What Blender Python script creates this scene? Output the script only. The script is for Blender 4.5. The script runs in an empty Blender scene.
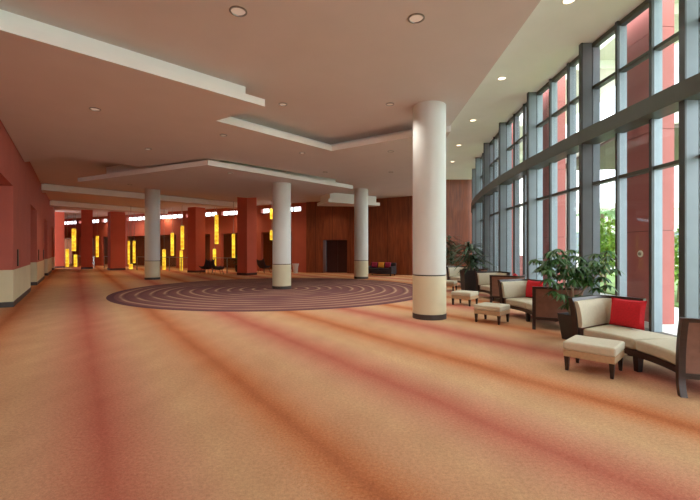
import bpy, math, random
from mathutils import Vector, Matrix
random.seed(7)
PI = math.pi
C = bpy.context.scene.collection
sc = bpy.context.scene

# ------------------------------------------------------------------ helpers
def lin(r, g, b):
    f = lambda c: (c/12.92 if c <= 0.04045 else ((c+0.055)/1.055)**2.4)
    return (f(r/255), f(g/255), f(b/255), 1)

class MB:
    """collects faces, then links them as one mesh"""
    def __init__(s): s.v = []; s.f = []; s.m = []
    def add(s, vs, fs, mi=0):
        b = len(s.v); s.v += [tuple(v) for v in vs]
        for f in fs: s.f.append(tuple(b+i for i in f)); s.m.append(mi)
        return s
    def prism(s, poly, z0, z1, mi=0, mside=None, mtop=None):
        """poly counter-clockwise in plan"""
        n = len(poly)
        a = sum(poly[i][0]*poly[(i+1) % n][1]-poly[(i+1) % n][0]*poly[i][1] for i in range(n))
        if a < 0: poly = poly[::-1]
        vs = [(x, y, z0) for x, y in poly]+[(x, y, z1) for x, y in poly]
        s.add(vs, [tuple(range(n))[::-1]], mi)
        b = len(s.v)-2*n
        s.f.append(tuple(b+n+i for i in range(n))); s.m.append(mi if mtop is None else mtop)
        for i in range(n):
            j = (i+1) % n
            s.f.append((b+i, b+j, b+n+j, b+n+i)); s.m.append(mi if mside is None else mside)
        return s
    def box(s, cx, cy, cz, sx, sy, sz, rz=0, mi=0, taper=1.0):
        """centre + size, rotated about z; taper shrinks the bottom"""
        c, sn = math.cos(rz), math.sin(rz); vs = []
        for z, k in ((-sz/2, taper), (sz/2, 1)):
            for x, y in ((-1, -1), (1, -1), (1, 1), (-1, 1)):
                px, py = x*sx/2*k, y*sy/2*k
                vs.append((cx+px*c-py*sn, cy+px*sn+py*c, cz+z))
        return s.add(vs, [(3, 2, 1, 0), (4, 5, 6, 7), (0, 1, 5, 4), (1, 2, 6, 5), (2, 3, 7, 6), (3, 0, 4, 7)], mi)
    def lathe(s, prof, cx=0, cy=0, n=32, mi=0, caps=True):
        vs, fs = [], []
        for r, z in prof:
            for k in range(n):
                a = 2*PI*k/n; vs.append((cx+r*math.cos(a), cy+r*math.sin(a), z))
        for i in range(len(prof)-1):
            for k in range(n):
                k2 = (k+1) % n
                fs.append((i*n+k, i*n+k2, (i+1)*n+k2, (i+1)*n+k))
        if caps:
            fs.append(tuple(range(n))[::-1]); fs.append(tuple((len(prof)-1)*n+k for k in range(n)))
        return s.add(vs, fs, mi)
    def tube(s, pts, r0, r1=None, n=8, mi=0):
        r1 = r0 if r1 is None else r1
        pts = [Vector(p) for p in pts]; vs, fs = [], []
        for i, p in enumerate(pts):
            d = (pts[min(i+1, len(pts)-1)]-pts[max(i-1, 0)]).normalized()
            u = d.cross(Vector((0, 0, 1)) if abs(d.z) < .9 else Vector((1, 0, 0))).normalized(); w = d.cross(u)
            r = r0+(r1-r0)*i/max(1, len(pts)-1)
            for k in range(n):
                a = 2*PI*k/n; vs.append(p+(u*math.cos(a)+w*math.sin(a))*r)
        for i in range(len(pts)-1):
            for k in range(n):
                k2 = (k+1) % n; fs.append((i*n+k, (i+1)*n+k, (i+1)*n+k2, i*n+k2))
        fs.append(tuple(range(n))); fs.append(tuple((len(pts)-1)*n+k for k in range(n))[::-1])
        return s.add(vs, fs, mi)
    def grid(s, rows, closed_u=False, mi=0):
        """rows of points -> quads"""
        n = len(rows[0]); b = len(s.v)
        for r in rows: s.v += [tuple(p) for p in r]
        for i in range(len(rows)-1):
            for k in range(n if closed_u else n-1):
                k2 = (k+1) % n
                s.f.append((b+i*n+k, b+i*n+k2, b+(i+1)*n+k2, b+(i+1)*n+k)); s.m.append(mi)
        return s
    def build(s, name, mats, parent=None, bevel=0, smooth=True, seg=2, subsurf=0):
        me = bpy.data.meshes.new(name)
        me.from_pydata(s.v, [], s.f)
        if not isinstance(mats, (list, tuple)): mats = [mats]
        for m in mats: me.materials.append(m)
        for p, mi in zip(me.polygons, s.m): p.material_index = mi; p.use_smooth = smooth
        me.validate(); me.update()
        import bmesh
        bm = bmesh.new(); bm.from_mesh(me)
        bmesh.ops.recalc_face_normals(bm, faces=bm.faces); bm.to_mesh(me); bm.free()
        if smooth: me.set_sharp_from_angle(angle=math.radians(38))
        o = bpy.data.objects.new(name, me); C.objects.link(o)
        if parent: o.parent = parent
        if bevel:
            b = o.modifiers.new('bevel', 'BEVEL'); b.width = bevel; b.segments = seg; b.limit_method = 'ANGLE'
            b.angle_limit = math.radians(40)
        if subsurf:
            b = o.modifiers.new('sub', 'SUBSURF'); b.levels = b.render_levels = subsurf
        return o

def tag(o, label, cat, group=None, kind=None):
    o['label'] = label; o['category'] = cat
    if group: o['group'] = group
    if kind: o['kind'] = kind
    return o
def thing(name, label, cat, loc=(0, 0, 0), rz=0, group=None, kind=None):
    o = bpy.data.objects.new(name, None); C.objects.link(o)
    o.location = loc; o.rotation_euler = (0, 0, rz); o.empty_display_size = .2
    return tag(o, label, cat, group, kind)
def dup(root, loc, rz, label):
    r = root.copy(); C.objects.link(r); r.location = loc; r.rotation_euler = (0, 0, rz); r['label'] = label
    def rec(a, b):
        for ch in list(a.children):
            c = ch.copy(); C.objects.link(c); c.parent = b; rec(ch, c)
    rec(root, r)
    return r

# ------------------------------------------------------------------ materials
def nodes(name):
    m = bpy.data.materials.new(name); m.use_nodes = True
    nt = m.node_tree; return m, nt, nt.nodes['Principled BSDF']
def mat(name, col, rough=.6, var=.06, scale=8, metal=0, bump=0, bscale=60, stretch=None, spec=.5):
    m, nt, p = nodes(name); N, L = nt.nodes, nt.links
    p.inputs['Roughness'].default_value = rough; p.inputs['Metallic'].default_value = metal
    p.inputs['Specular IOR Level'].default_value = spec
    tc = N.new('ShaderNodeTexCoord'); mp = N.new('ShaderNodeMapping'); L.new(tc.outputs['Object'], mp.inputs[0])
    if stretch: mp.inputs['Scale'].default_value = stretch
    nz = N.new('ShaderNodeTexNoise'); nz.inputs['Scale'].default_value = scale; nz.inputs['Detail'].default_value = 5
    L.new(mp.outputs[0], nz.inputs['Vector'])
    r = N.new('ShaderNodeValToRGB'); c = lin(*col)
    r.color_ramp.elements[0].position = .3; r.color_ramp.elements[1].position = .7
    r.color_ramp.elements[0].color = tuple(min(1, x*(1-var)) for x in c[:3])+(1,)
    r.color_ramp.elements[1].color = tuple(min(1, x*(1+var)) for x in c[:3])+(1,)
    L.new(nz.outputs['Fac'], r.inputs[0]); L.new(r.outputs[0], p.inputs['Base Color'])
    if bump:
        n2 = N.new('ShaderNodeTexNoise'); n2.inputs['Scale'].default_value = bscale; n2.inputs['Detail'].default_value = 3
        L.new(mp.outputs[0], n2.inputs['Vector'])
        b = N.new('ShaderNodeBump'); b.inputs['Strength'].default_value = bump; b.inputs['Distance'].default_value = .01
        L.new(n2.outputs['Fac'], b.inputs['Height']); L.new(b.outputs[0], p.inputs['Normal'])
    return m
def emis(name, col, strength):
    m, nt, p = nodes(name)
    p.inputs['Base Color'].default_value = lin(*col); p.inputs['Emission Color'].default_value = lin(*col)
    p.inputs['Emission Strength'].default_value = strength
    return m

M = {}
M['ceil'] = mat('ceiling_paint_shaded', (212, 203, 199), .9, .02, 1.5)  # same paint as the soffit, toned down for shade and carpet bounce
M['soffit'] = mat('ceiling_paint_daylit', (242, 244, 238), .9, .02, 1.5)  # same ceiling paint, window daylight put into a whiter colour
M['red'] = mat('red_wall_paint', (182, 96, 80), .75, .06, 1.2)
M['pier'] = mat('red_pier_paint', (204, 98, 74), .75, .05, 1.2)
M['cream'] = mat('cream_wainscot', (214, 203, 166), .6, .04, 2)
M['colup'] = mat('column_paint', (214, 217, 210), .55, .03, 1.5)
M['collow'] = mat('column_cream_cladding', (214, 207, 174), .5, .03, 2)
M['base'] = mat('dark_base', (66, 58, 54), .5, .08, 6)
M['steel'] = mat('painted_steel', (118, 128, 133), .45, .05, 4, .25)
M['steel2'] = mat('grey_green_beam', (80, 82, 74), .45, .05, 4, .2)
M['shade_steel'] = mat('painted_steel_shaded', (74, 78, 78), .45, .05, 4, .2)  # darker copy of the steel, standing in for shade on inner faces
M['fin'] = mat('pale_aluminium_fin', (144, 157, 165), .4, .04, 4, .1)
M['dwood'] = mat('espresso_wood', (48, 32, 27), .35, .2, 6, stretch=(1, 1, 12))
M['legwood'] = mat('dark_leg_wood', (40, 27, 24), .35, .15, 6)
M['leather'] = mat('brown_back_panel', (124, 88, 72), .5, .12, 14, bump=.25, bscale=120)
M['beige'] = mat('beige_upholstery', (198, 190, 166), .85, .05, 30, bump=.25, bscale=260)
M['beige2'] = mat('tan_upholstery_border', (184, 154, 118), .85, .06, 30, bump=.2, bscale=260)
M['redfab'] = mat('crimson_pillow_cloth', (196, 18, 34), .8, .12, 40, bump=.35, bscale=180)
M['yelfab'] = mat('mustard_pillow_cloth', (206, 142, 42), .8, .08, 30)
M['magfab'] = mat('magenta_pillow_cloth', (140, 26, 62), .8, .08, 30)
M['darkfab'] = mat('dark_upholstery', (44, 34, 40), .8, .1, 20)
M['greyfab'] = mat('grey_upholstery', (66, 60, 66), .8, .1, 20)
M['pot'] = mat('black_planter', (44, 40, 40), .45, .1, 8)
M['whitepot'] = mat('white_planter', (212, 210, 204), .5, .04, 6)
M['soil'] = mat('potting_soil', (52, 40, 30), .95, .3, 30, bump=.6)
M['bark'] = mat('pale_bark', (150, 132, 108), .8, .2, 20)
M['leaf'] = mat('glossy_leaf', (56, 96, 44), .4, .35, 5)
M['leaf2'] = mat('dark_sword_leaf', (60, 88, 62), .45, .35, 5)
M['xleaf'] = mat('bright_garden_leaf', (134, 172, 62), .6, .4, 3)
M['xleaf2'] = mat('palm_frond_green', (104, 146, 70), .55, .35, 3)
M['lawn'] = mat('lawn', (124, 150, 84), .95, .25, 9)
M['pave'] = mat('pale_paving', (222, 220, 214), .9, .06, 3)
M['xred'] = mat('terracotta_pier_panel', (184, 106, 99), .7, .04, 2)
M['xcan'] = mat('canopy_soffit', (214, 216, 196), .8, .04, 2)
M['xwhite'] = mat('white_stucco', (226, 222, 212), .85, .04, 2)
M['xgrey'] = mat('grey_canopy_soffit', (122, 112, 104), .85, .06, 2)
M['plaque'] = mat('bronze_plaque', (58, 46, 44), .4, .1, 6, .4)
M['metal'] = mat('brushed_metal', (150, 146, 138), .35, .08, 10, .8)
M['white'] = mat('white_enamel', (228, 224, 214), .5, .03, 6)
M['plain'] = mat('dark_doors', (66, 36, 36), .4, .1, 3)
M['darkwall'] = mat('dark_panelled_lobby', (132, 74, 38), .85, .18, 3, stretch=(3, 3, .4))
M['bulb'] = emis('downlight_lens', (255, 232, 196), 1.0)
M['dim'] = emis('dimmed_downlight_lens', (196, 176, 158), .12)

def wood_mat():
    m, nt, p = nodes('mahogany_panelling'); N, L = nt.nodes, nt.links
    p.inputs['Roughness'].default_value = .42
    g = N.new('ShaderNodeNewGeometry')
    mp = N.new('ShaderNodeMapping'); mp.inputs['Scale'].default_value = (3, 3, .35); L.new(g.outputs['Position'], mp.inputs[0])
    nz = N.new('ShaderNodeTexNoise'); nz.inputs['Scale'].default_value = 3; nz.inputs['Detail'].default_value = 7
    L.new(mp.outputs[0], nz.inputs['Vector'])
    r = N.new('ShaderNodeValToRGB'); r.color_ramp.elements[0].position = .3; r.color_ramp.elements[1].position = .72
    r.color_ramp.elements[0].color = lin(106, 52, 30); r.color_ramp.elements[1].color = lin(142, 76, 44)
    L.new(nz.outputs['Fac'], r.inputs[0])
    sx = N.new('ShaderNodeSeparateXYZ'); L.new(g.outputs['Position'], sx.inputs[0])
    def mt(op, a, b=None):
        n = N.new('ShaderNodeMath'); n.operation = op
        for i, x in enumerate((a, b)):
            if x is None: continue
            if isinstance(x, (int, float)): n.inputs[i].default_value = x
            else: L.new(x, n.inputs[i])
        return n.outputs[0]
    fx = mt('FRACT', mt('DIVIDE', sx.outputs[0], 1.22)); a = mt('LESS_THAN', fx, .018)
    fz = mt('FRACT', mt('DIVIDE', mt('ADD', sx.outputs[2], .1), 2.45)); b = mt('LESS_THAN', fz, .008)
    sm = a
    mx = N.new('ShaderNodeMixRGB'); L.new(sm, mx.inputs[0]); L.new(r.outputs[0], mx.inputs[1]); mx.inputs[2].default_value = lin(52, 24, 16)
    L.new(mx.outputs[0], p.inputs['Base Color'])
    return m
M['wood'] = wood_mat()

def glass_mat():
    m = bpy.data.materials.new('window_glass'); m.use_nodes = True
    nt = m.node_tree; N, L = nt.nodes, nt.links; N.remove(N['Principled BSDF'])
    t = N.new('ShaderNodeBsdfTransparent'); t.inputs[0].default_value = (.95, .97, .965, 1)
    g = N.new('ShaderNodeBsdfGlossy'); g.inputs['Roughness'].default_value = .02; g.inputs[0].default_value = (.8, .86, .9, 1)
    lw = N.new('ShaderNodeLayerWeight'); lw.inputs[0].default_value = .5
    pw = N.new('ShaderNodeMath'); pw.operation = 'POWER'; pw.inputs[1].default_value = 4; L.new(lw.outputs['Facing'], pw.inputs[0])
    f = N.new('ShaderNodeMath'); f.operation = 'MULTIPLY_ADD'; f.inputs[1].default_value = .4; f.inputs[2].default_value = .02; L.new(pw.outputs[0], f.inputs[0])
    mx = N.new('ShaderNodeMixShader'); L.new(f.outputs[0], mx.inputs[0]); L.new(t.outputs[0], mx.inputs[1]); L.new(g.outputs[0], mx.inputs[2])
    L.new(mx.outputs[0], N['Material Output'].inputs[0])
    return m
M['glass'] = glass_mat()

def lamp_mat():
    """amber glass shade with thin dark joints and a mottled glow"""
    m, nt, p = nodes('amber_lamp_glass'); N, L = nt.nodes, nt.links
    tc = N.new('ShaderNodeTexCoord'); nz = N.new('ShaderNodeTexNoise'); nz.inputs['Scale'].default_value = 5
    L.new(tc.outputs['Object'], nz.inputs['Vector'])
    r = N.new('ShaderNodeValToRGB'); r.color_ramp.elements[0].color = lin(196, 130, 10); r.color_ramp.elements[1].color = lin(255, 226, 70)
    r.color_ramp.elements[0].position = .3; r.color_ramp.elements[1].position = .68
    L.new(nz.outputs['Fac'], r.inputs[0]); L.new(r.outputs[0], p.inputs['Emission Color']); L.new(r.outputs[0], p.inputs['Base Color'])
    p.inputs['Emission Strength'].default_value = .29
    return m
M['amber'] = lamp_mat()

# carpet: stripes run along U (the room's long axis); RING is the round inset
UX, UY = -.571, .821
VX, VY = .821, .571
RC_, RR = (-2.9, 16.4), 6.15
def carpet():
    m, nt, p = nodes('striped_carpet'); N, L = nt.nodes, nt.links
    p.inputs['Roughness'].default_value = 1; p.inputs['Specular IOR Level'].default_value = .05
    g = N.new('ShaderNodeNewGeometry'); pos = g.outputs['Position']
    def mt(op, a, b=None, c=None):
        n = N.new('ShaderNodeMath'); n.operation = op
        for i, x in enumerate((a, b, c)):
            if x is None: continue
            if isinstance(x, (int, float)): n.inputs[i].default_value = x
            else: L.new(x, n.inputs[i])
        return n.outputs[0]
    def noise(scale, detail=3, vec=pos, sc3=None):
        if sc3:
            mp = N.new('ShaderNodeMapping'); mp.inputs['Rotation'].default_value = (0, 0, -math.atan2(VY, VX)); mp.inputs['Scale'].default_value = sc3
            mp.vector_type = 'POINT'; L.new(vec, mp.inputs[0]); vec = mp.outputs[0]
        n = N.new('ShaderNodeTexNoise'); n.inputs['Scale'].default_value = scale; n.inputs['Detail'].default_value = detail
        L.new(vec, n.inputs['Vector']); return n.outputs['Fac']
    def mix(f, a, b, bt='MIX'):
        n = N.new('ShaderNodeMixRGB'); n.blend_type = bt
        for i, x in enumerate((f, a, b)):
            if isinstance(x, (int, float)): n.inputs[i].default_value = x
            elif isinstance(x, tuple): n.inputs[i].default_value = x
            else: L.new(x, n.inputs[i])
        return n.outputs[0]
    d = N.new('ShaderNodeVectorMath'); d.operation = 'DOT_PRODUCT'; L.new(pos, d.inputs[0]); d.inputs[1].default_value = (VX, VY, 0)
    v = mt('ADD', d.outputs['Value'], mt('MULTIPLY', mt('SUBTRACT', noise(.9, 2), .5), .12))
    v = mt('ADD', v, mt('MULTIPLY', mt('SUBTRACT', noise(48, 2), .5), .3))
    fr = mt('FRACT', mt('DIVIDE', mt('SUBTRACT', v, .2-2.92*10), 2.92))
    r = N.new('ShaderNodeValToRGB'); cr = r.color_ramp
    stops = [(0, (184, 92, 78)), (.028, (194, 112, 94)), (.08, (204, 138, 112)), (.16, (212, 166, 132)), (.25, (216, 182, 138)), (.36, (212, 168, 126)),
             (.43, (206, 140, 92)), (.468, (194, 112, 64)), (.49, (174, 94, 50)), (.512, (194, 112, 64)), (.55, (206, 138, 92)), (.63, (212, 166, 126)),
             (.75, (214, 178, 136)), (.84, (212, 166, 132)), (.92, (204, 138, 112)), (.972, (194, 112, 94)), (1, (184, 92, 78))]
    while len(cr.elements) < len(stops): cr.elements.new(.5)
    for e, (q, c) in zip(cr.elements, stops): e.position = q
    for e, (q, c) in zip(cr.elements, stops): e.color = lin(*c)
    L.new(fr, r.inputs[0])
    col = r.outputs[0]
    # cross mottling and pile
    col = mix(mt('MULTIPLY', noise(.42, 3), .55), col, lin(210, 158, 122))
    sp = N.new('ShaderNodeValToRGB'); sp.color_ramp.elements[0].position = .3; sp.color_ramp.elements[1].position = .7
    sp.color_ramp.elements[0].color = (.80, .76, .74, 1); sp.color_ramp.elements[1].color = (1.0, 1.0, 1.0, 1)
    L.new(noise(1.6, 6, sc3=(1.6, .8, 1)), sp.inputs[0]); col = mix(.55, col, sp.outputs[0], 'MULTIPLY')
    s2 = N.new('ShaderNodeValToRGB'); s2.color_ramp.elements[0].position = .34; s2.color_ramp.elements[1].position = .62
    s2.color_ramp.elements[0].color = (.66, .62, .6, 1); s2.color_ramp.elements[1].color = (1.05, 1.05, 1.05, 1)
    L.new(mt('ADD', mt('MULTIPLY', noise(110, 2), .55), mt('MULTIPLY', noise(34, 3), .45)), s2.inputs[0]); col = mix(.75, col, s2.outputs[0], 'MULTIPLY')
    # round inset
    sx = N.new('ShaderNodeSeparateXYZ'); L.new(pos, sx.inputs[0])
    dx = mt('SUBTRACT', sx.outputs[0], RC_[0]); dy = mt('SUBTRACT', sx.outputs[1], RC_[1])
    rad = mt('SQRT', mt('ADD', mt('MULTIPLY', dx, dx), mt('MULTIPLY', dy, dy)))
    ring = mt('FRACT', mt('DIVIDE', mt('ADD', rad, mt('MULTIPLY', noise(.35, 1), .25)), .46))
    r2 = N.new('ShaderNodeValToRGB'); c2 = r2.color_ramp
    st = [(0, (136, 94, 88)), (.3, (130, 88, 84)), (.42, (112, 76, 76)), (.6, (146, 106, 94)), (.68, (192, 158, 130)), (.77, (188, 152, 126)), (.86, (140, 100, 92)), (1, (136, 94, 88))]
    while len(c2.elements) < len(st): c2.elements.new(.5)
    for e, (q, c) in zip(c2.elements, st): e.position = q
    for e, (q, c) in zip(c2.elements, st): e.color = lin(*c)
    L.new(ring, r2.inputs[0])
    fade = N.new('ShaderNodeValToRGB'); fade.color_ramp.elements[0].position = .32; fade.color_ramp.elements[1].position = .52
    L.new(noise(.55, 2), fade.inputs[0])
    incol = mix(fade.outputs[0], lin(124, 86, 84), r2.outputs[0])
    mask = mt('LESS_THAN', rad, RR)
    edge = mt('MULTIPLY', mask, mt('GREATER_THAN', rad, RR-.22))
    incol = mix(edge, incol, lin(108, 74, 76))
    col = mix(mask, col, mix(.6, incol, s2.outputs[0], 'MULTIPLY'))
    L.new(col, p.inputs['Base Color'])
    b = N.new('ShaderNodeBump'); b.inputs['Strength'].default_value = .25; b.inputs['Distance'].default_value = .01
    L.new(noise(140, 2), b.inputs['Height']); L.new(b.outputs[0], p.inputs['Normal'])
    return m
M['carpet'] = carpet()

# ------------------------------------------------------------------ setting
Z0, Z1, Z3, ZS = 5.0, 4.6, 4.37, 6.3
def LW(t, d=0):            # point on the left wall line, d metres into the room
    return (-9.46+UX*t+VX*d, 11.09+UY*t+VY*d)
# posts of the curved curtain wall
P = {0: (5.25, 9.01)}
a, p = .02, P[0]
for i in range(1, 7):
    p = (p[0]+2.8*math.sin(a), p[1]+2.8*math.cos(a)); P[i] = p; a += .055
a, p = -.035, P[0]
for i in range(-1, -6, -1):
    q_ = 2.65 if i == -1 else 2.8
    p = (p[0]-q_*math.sin(a), p[1]-q_*math.cos(a)); P[i] = p; a -= .055
IDX = sorted(P)
def nrm(i):
    a = P[max(IDX[0], i-1)]; b = P[min(IDX[-1], i+1)]
    d = Vector((b[0]-a[0], b[1]-a[1])).normalized(); return Vector((d.y, -d.x))   # outwards
def OFF(i, k): n = nrm(i); return (P[i][0]+n.x*k, P[i][1]+n.y*k)
GL = .27                   # glass line behind the posts' inner faces

def far(s, d=0):           # far atrium wall, s metres leftwards, d metres towards the camera
    return (-3.1-.88*s-.476*d, 28.2+.476*s-.88*d)
fl = [LW(-26, -1.2), LW(40, -8), far(42, -4), far(0, -4), (9.5, 32), (9.0, 26.3)]+[OFF(i, .5) for i in reversed(IDX)]+[LW(-26, 3)]
tag(MB().prism(fl, -.3, 0).build('floor', M['carpet'], smooth=False), 'carpeted floor striped in beige, red and orange with a round purple inset', 'floor', kind='structure')

edge = [(1.6, -14), (2.45, 0), (2.6, 5.4), (2.74, 10.8), (3.0, 15), (3.5, 20), (4.3, 26), (4.3, 29)]
cl = edge+[far(0, -.35), far(44, -.35), LW(44, -6), LW(-28, -6)]
tag(MB().prism(cl, Z0, ZS+.3, 0).build('ceiling', M['ceil'], smooth=False), 'flat main ceiling above the hall, shade toned into its paint', 'ceiling', kind='structure')
sf = [(1.6, -14.01)]+[(x+.0, y) for x, y in edge]+[(9.2, 29)]+[OFF(i, .5) for i in reversed(IDX)]+[(9, -14)]
tag(MB().prism(sf, ZS, ZS+.3).build('ceiling_soffit', M['soffit'], smooth=False), 'higher pale soffit running along the curved window wall', 'ceiling', kind='structure')

def inset(poly, d):
    n = len(poly); out = []
    ar = sum(poly[i][0]*poly[(i+1) % n][1]-poly[(i+1) % n][0]*poly[i][1] for i in range(n))
    sg = 1 if ar > 0 else -1
    for i in range(n):
        p0, p1, p2 = Vector(poly[i-1]), Vector(poly[i]), Vector(poly[(i+1) % n])
        a = (p1-p0).normalized(); b = (p2-p1).normalized()
        na = Vector((-a.y, a.x))*sg; nb = Vector((-b.y, b.x))*sg
        k = (na+nb); k = k/max(.35, k.dot(na)) if k.length > 1e-6 else na
        out.append(tuple(p1+k*d))
    return out
def cloud(name, poly, z, lip, setb, label, ztop=Z0):
    r = thing(name, label, 'ceiling', kind='structure')
    MB().prism(poly, z, z+lip, 0, 1, 1).build('lip_panel', [M['ceil'], M['soffit']], r, smooth=False)  # lip sides get the daylit copy of the paint, the underside the shaded one
    MB().prism(inset(poly, setb), z+lip, ztop-.002).build('upstand', M['soffit'], r, smooth=False)
    return r
c1 = [LW(-9.2, .02), (-4.77, 5.38), (-1.78, 8.26), (-3.11, 9.17), (-7.6, 14.2), (-9.03, 12.6), LW(2.9, .02)]
cloud('ceiling_panel', c1, Z1, .15, .25, 'dropped ceiling panel along the red side wall with a pale lip')
c2 = [(-3.11, 9.17), (-.55, 11.97), (1.67, 10.47), (2.55, 10.02), (2.68, 12.5), (2.85, 15.5), (1.2, 16.3), (-.2, 17.2), (-3.6, 13.8), (-4.3, 13.2), (-7.6, 14.2)]
cloud('ceiling_panel.001', c2, Z1, .15, .55, 'dropped ceiling panel whose notched pale edge points at the big white column')
c3 = [(-4.63, 12.87), (.14, 17.94), (-1.1, 19.5), (-5.5, 21), (-11.1, 16.1)]
cloud('ceiling_panel.002', c3, Z3, .17, .6, 'lowest dropped ceiling panel over the column in the round carpet')
c4 = [(-1.25, 23.04), (1.9, 25.05), (1.5, 25.6), (-2.1, 25.2)]
cloud('ceiling_panel.003', c4, 4.4, .2, .16, 'small dropped ceiling panel in front of the wood wall')
def strip(a, b, w):
    a, b = Vector(a), Vector(b); d = (b-a).normalized(); n = Vector((-d.y, d.x))*w
    return [tuple(a), tuple(b), tuple(b+n), tuple(a+n)]
cloud('ceiling_panel.004', strip(LW(10.9, .03), (-7.7, 28.4), 1.1), 4.65, .3, .12, 'long pale-edged ceiling strip starting at the side wall before the red piers')
cloud('ceiling_panel.005', strip(LW(19.2, .03), (-15.4, 33.4), 1.0), 4.65, .28, .12, 'long pale-edged ceiling strip right over the far red piers')

# left wall: pier faces with 3.4 m alcoves between them
PER, PL, AH, AD = 8.35, 5.25, 3.4, 1.0
wl = MB(); wc = MB(); bs = MB()
T0, T1 = -25.05, 27.5
def seg(mb, t0, t1, d0, d1, z0, z1): mb.prism([LW(t0, d0), LW(t1, d0), LW(t1, d1), LW(t0, d1)], z0, z1)
seg(wl, T0, T1, -AD-.3, -AD, 0, Z0)
seg(wl, T0, T1, -AD, 0, AH, Z0)
WH = 1.04
for k in range(-3, 4):
    t0, t1 = PER*k, min(PER*k+PL, T1)
    if t0 >= T1: break
    seg(wl, t0, t1, -AD, 0, WH, AH)
    seg(wc, t0-.004, t1+.004, -AD, .004, .15, WH)
    seg(bs, t0-.012, t1+.012, -AD, .014, 0, .15)
seg(wc, T0, T1, -AD, -AD+.004, .15, WH)
seg(bs, T0, T1, -AD, -AD+.014, 0, .15)
w = wl.build('wall_left', M['red'], smooth=False)
tag(w, 'red painted side wall with tall alcoves between broad piers', 'wall', kind='structure')
wc.build('wainscot', M['cream'], w, smooth=False)
tag(bs.build('baseboard_left', M['base'], smooth=False), 'dark baseboard along the red side wall', 'baseboard', kind='structure')
for i, (t, lab) in enumerate([(1.0, 'dark narrow wall plaque on the first red pier of the side wall'), (9.3, 'dark narrow wall plaque on the second red pier of the side wall'),
                              (12.6, 'dark narrow wall plaque at the far end of the second red pier')]):
    q = MB().prism([LW(t-.12, .004), LW(t+.12, .004), LW(t+.12, .03), LW(t-.12, .03)], 1.12, 1.62).build('wall_plaque', M['plaque'], bevel=.006)
    tag(q, lab, 'plaque')

# curtain wall
ORD = ['first', 'second', 'third', 'fourth', 'fifth', 'sixth', 'seventh', 'eighth', 'ninth', 'tenth', 'eleventh']
for n, i in enumerate(IDX):
    q = MB(); nx = nrm(i); ang = math.atan2(nx.y, nx.x)
    r = thing('trim_%d' % (n+1), ('%s grey steel window post, counting from the one beside the closest settee' % ORD[i+1] if i >= -1 else '%s grey steel window post behind the viewer' % ORD[-2-i]), 'post', kind='structure')
    c = OFF(i, .135); MB().box(c[0], c[1], ZS/2, .21, .10, ZS, ang).build('post', M['steel'], r, bevel=.004, smooth=False)
    c = OFF(i, .015); MB().box(c[0], c[1], ZS/2, .03, .11, ZS, ang).build('shaded_face', M['shade_steel'], r, smooth=False)  # thin cap carrying the shaded tone of the post's inner face
    c = OFF(i, .255); MB().box(c[0], c[1], ZS/2, .03, .06, ZS, ang).build('shade_steel', M['shade_steel'], r, smooth=False)  # dark strip standing in for the shaded gap by the glass
    c = OFF(i, .35); MB().box(c[0], c[1], ZS/2, .16, .08, ZS, ang).build('outer_fin', M['fin'], r, smooth=False)
for n, i in enumerate(IDX[:-1]):
    A, B = Vector(P[i]), Vector(P[i+1]); d = (B-A).normalized(); L_ = (B-A).length
    nv = Vector((d.y, -d.x)); ang = math.atan2(nv.y, nv.x)
    at = lambda s, k: (A.x+d.x*s+nv.x*k, A.y+d.y*s+nv.y*k)
    r = thing('window_%d' % (n+1), ('%s tall glazed window bay, counting from the one behind the closest settee' % ORD[i+1] if i >= -1 else '%s tall glazed window bay behind the viewer' % ORD[-2-i]), 'window', kind='structure')
    for s in (L_/3, 2*L_/3):
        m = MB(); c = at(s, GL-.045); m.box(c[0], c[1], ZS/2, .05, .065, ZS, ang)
        mo = m.build('mullion', M['shade_steel'], r, smooth=False)
        m = MB(); c = at(s, GL+.06); m.box(c[0], c[1], ZS/2, .16, .05, ZS, ang); m.build('outer_fin', M['fin'], mo, smooth=False)
    for z, h, dp in ((3.1, .065, .14), (5.28, .065, .14), (ZS-.05, .1, .12), (.05, .1, .2)):
        m = MB(); c = at(L_/2, GL+.04); m.box(c[0], c[1], z, dp, L_-.02, h, ang)
        m.build('transom', M['steel2'], r, smooth=False)
    m = MB()
    for k in range(3):
        for z0, z1 in ((.1, 3.06), (3.14, 4.0), (4.3, 5.24), (5.32, ZS-.1)):
            c = at(L_*(k+.5)/3, GL+.005); m.box(c[0], c[1], (z0+z1)/2, .012, L_/3-.07, z1-z0, ang)
    m.build('glass', M['glass'], r, smooth=False)
bm_ = MB()
rows = [OFF(i, -.05) for i in IDX], [OFF(i, .36) for i in IDX]
bm_.prism(list(rows[0])+list(reversed(rows[1])), 4.0, 4.3)
tag(bm_.build('trim_13', M['steel2'], smooth=False), 'deep grey beam crossing the curved window wall at mid height', 'beam', kind='structure')

# wood walls at the back
def pathwall(mb, pts, t, z0, z1):
    f = [Vector(p) for p in pts]; out = []
    for i, p in enumerate(f):
        d = (f[min(i+1, len(f)-1)]-f[max(i-1, 0)]).normalized(); out.append(tuple(p+Vector((-d.y, d.x))*t))
    mb.prism(list(pts)+out[::-1], z0, z1)
WP = [(-3.1, 28.0), (-1.9, 27.66), (-.2, 27.1), (1.0, 26.5), (2.2, 25.9), (3.1, 25.35), (3.9, 24.8)]
ww = MB()
pathwall(ww, WP[:2], .9, 0, Z0); pathwall(ww, WP[1:3], .9, 2.3, Z0); pathwall(ww, WP[2:], .9, 0, Z0)
q = ww.build('wall_back', M['wood'], smooth=False)
tag(q, 'mahogany panelled wall with a door recess behind the columns', 'wall', kind='structure')
a, b = Vector((-1.9, 27.66)), Vector((-.2, 27.1)); dd = (b-a).normalized(); nn = Vector((-dd.y, dd.x))
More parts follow.
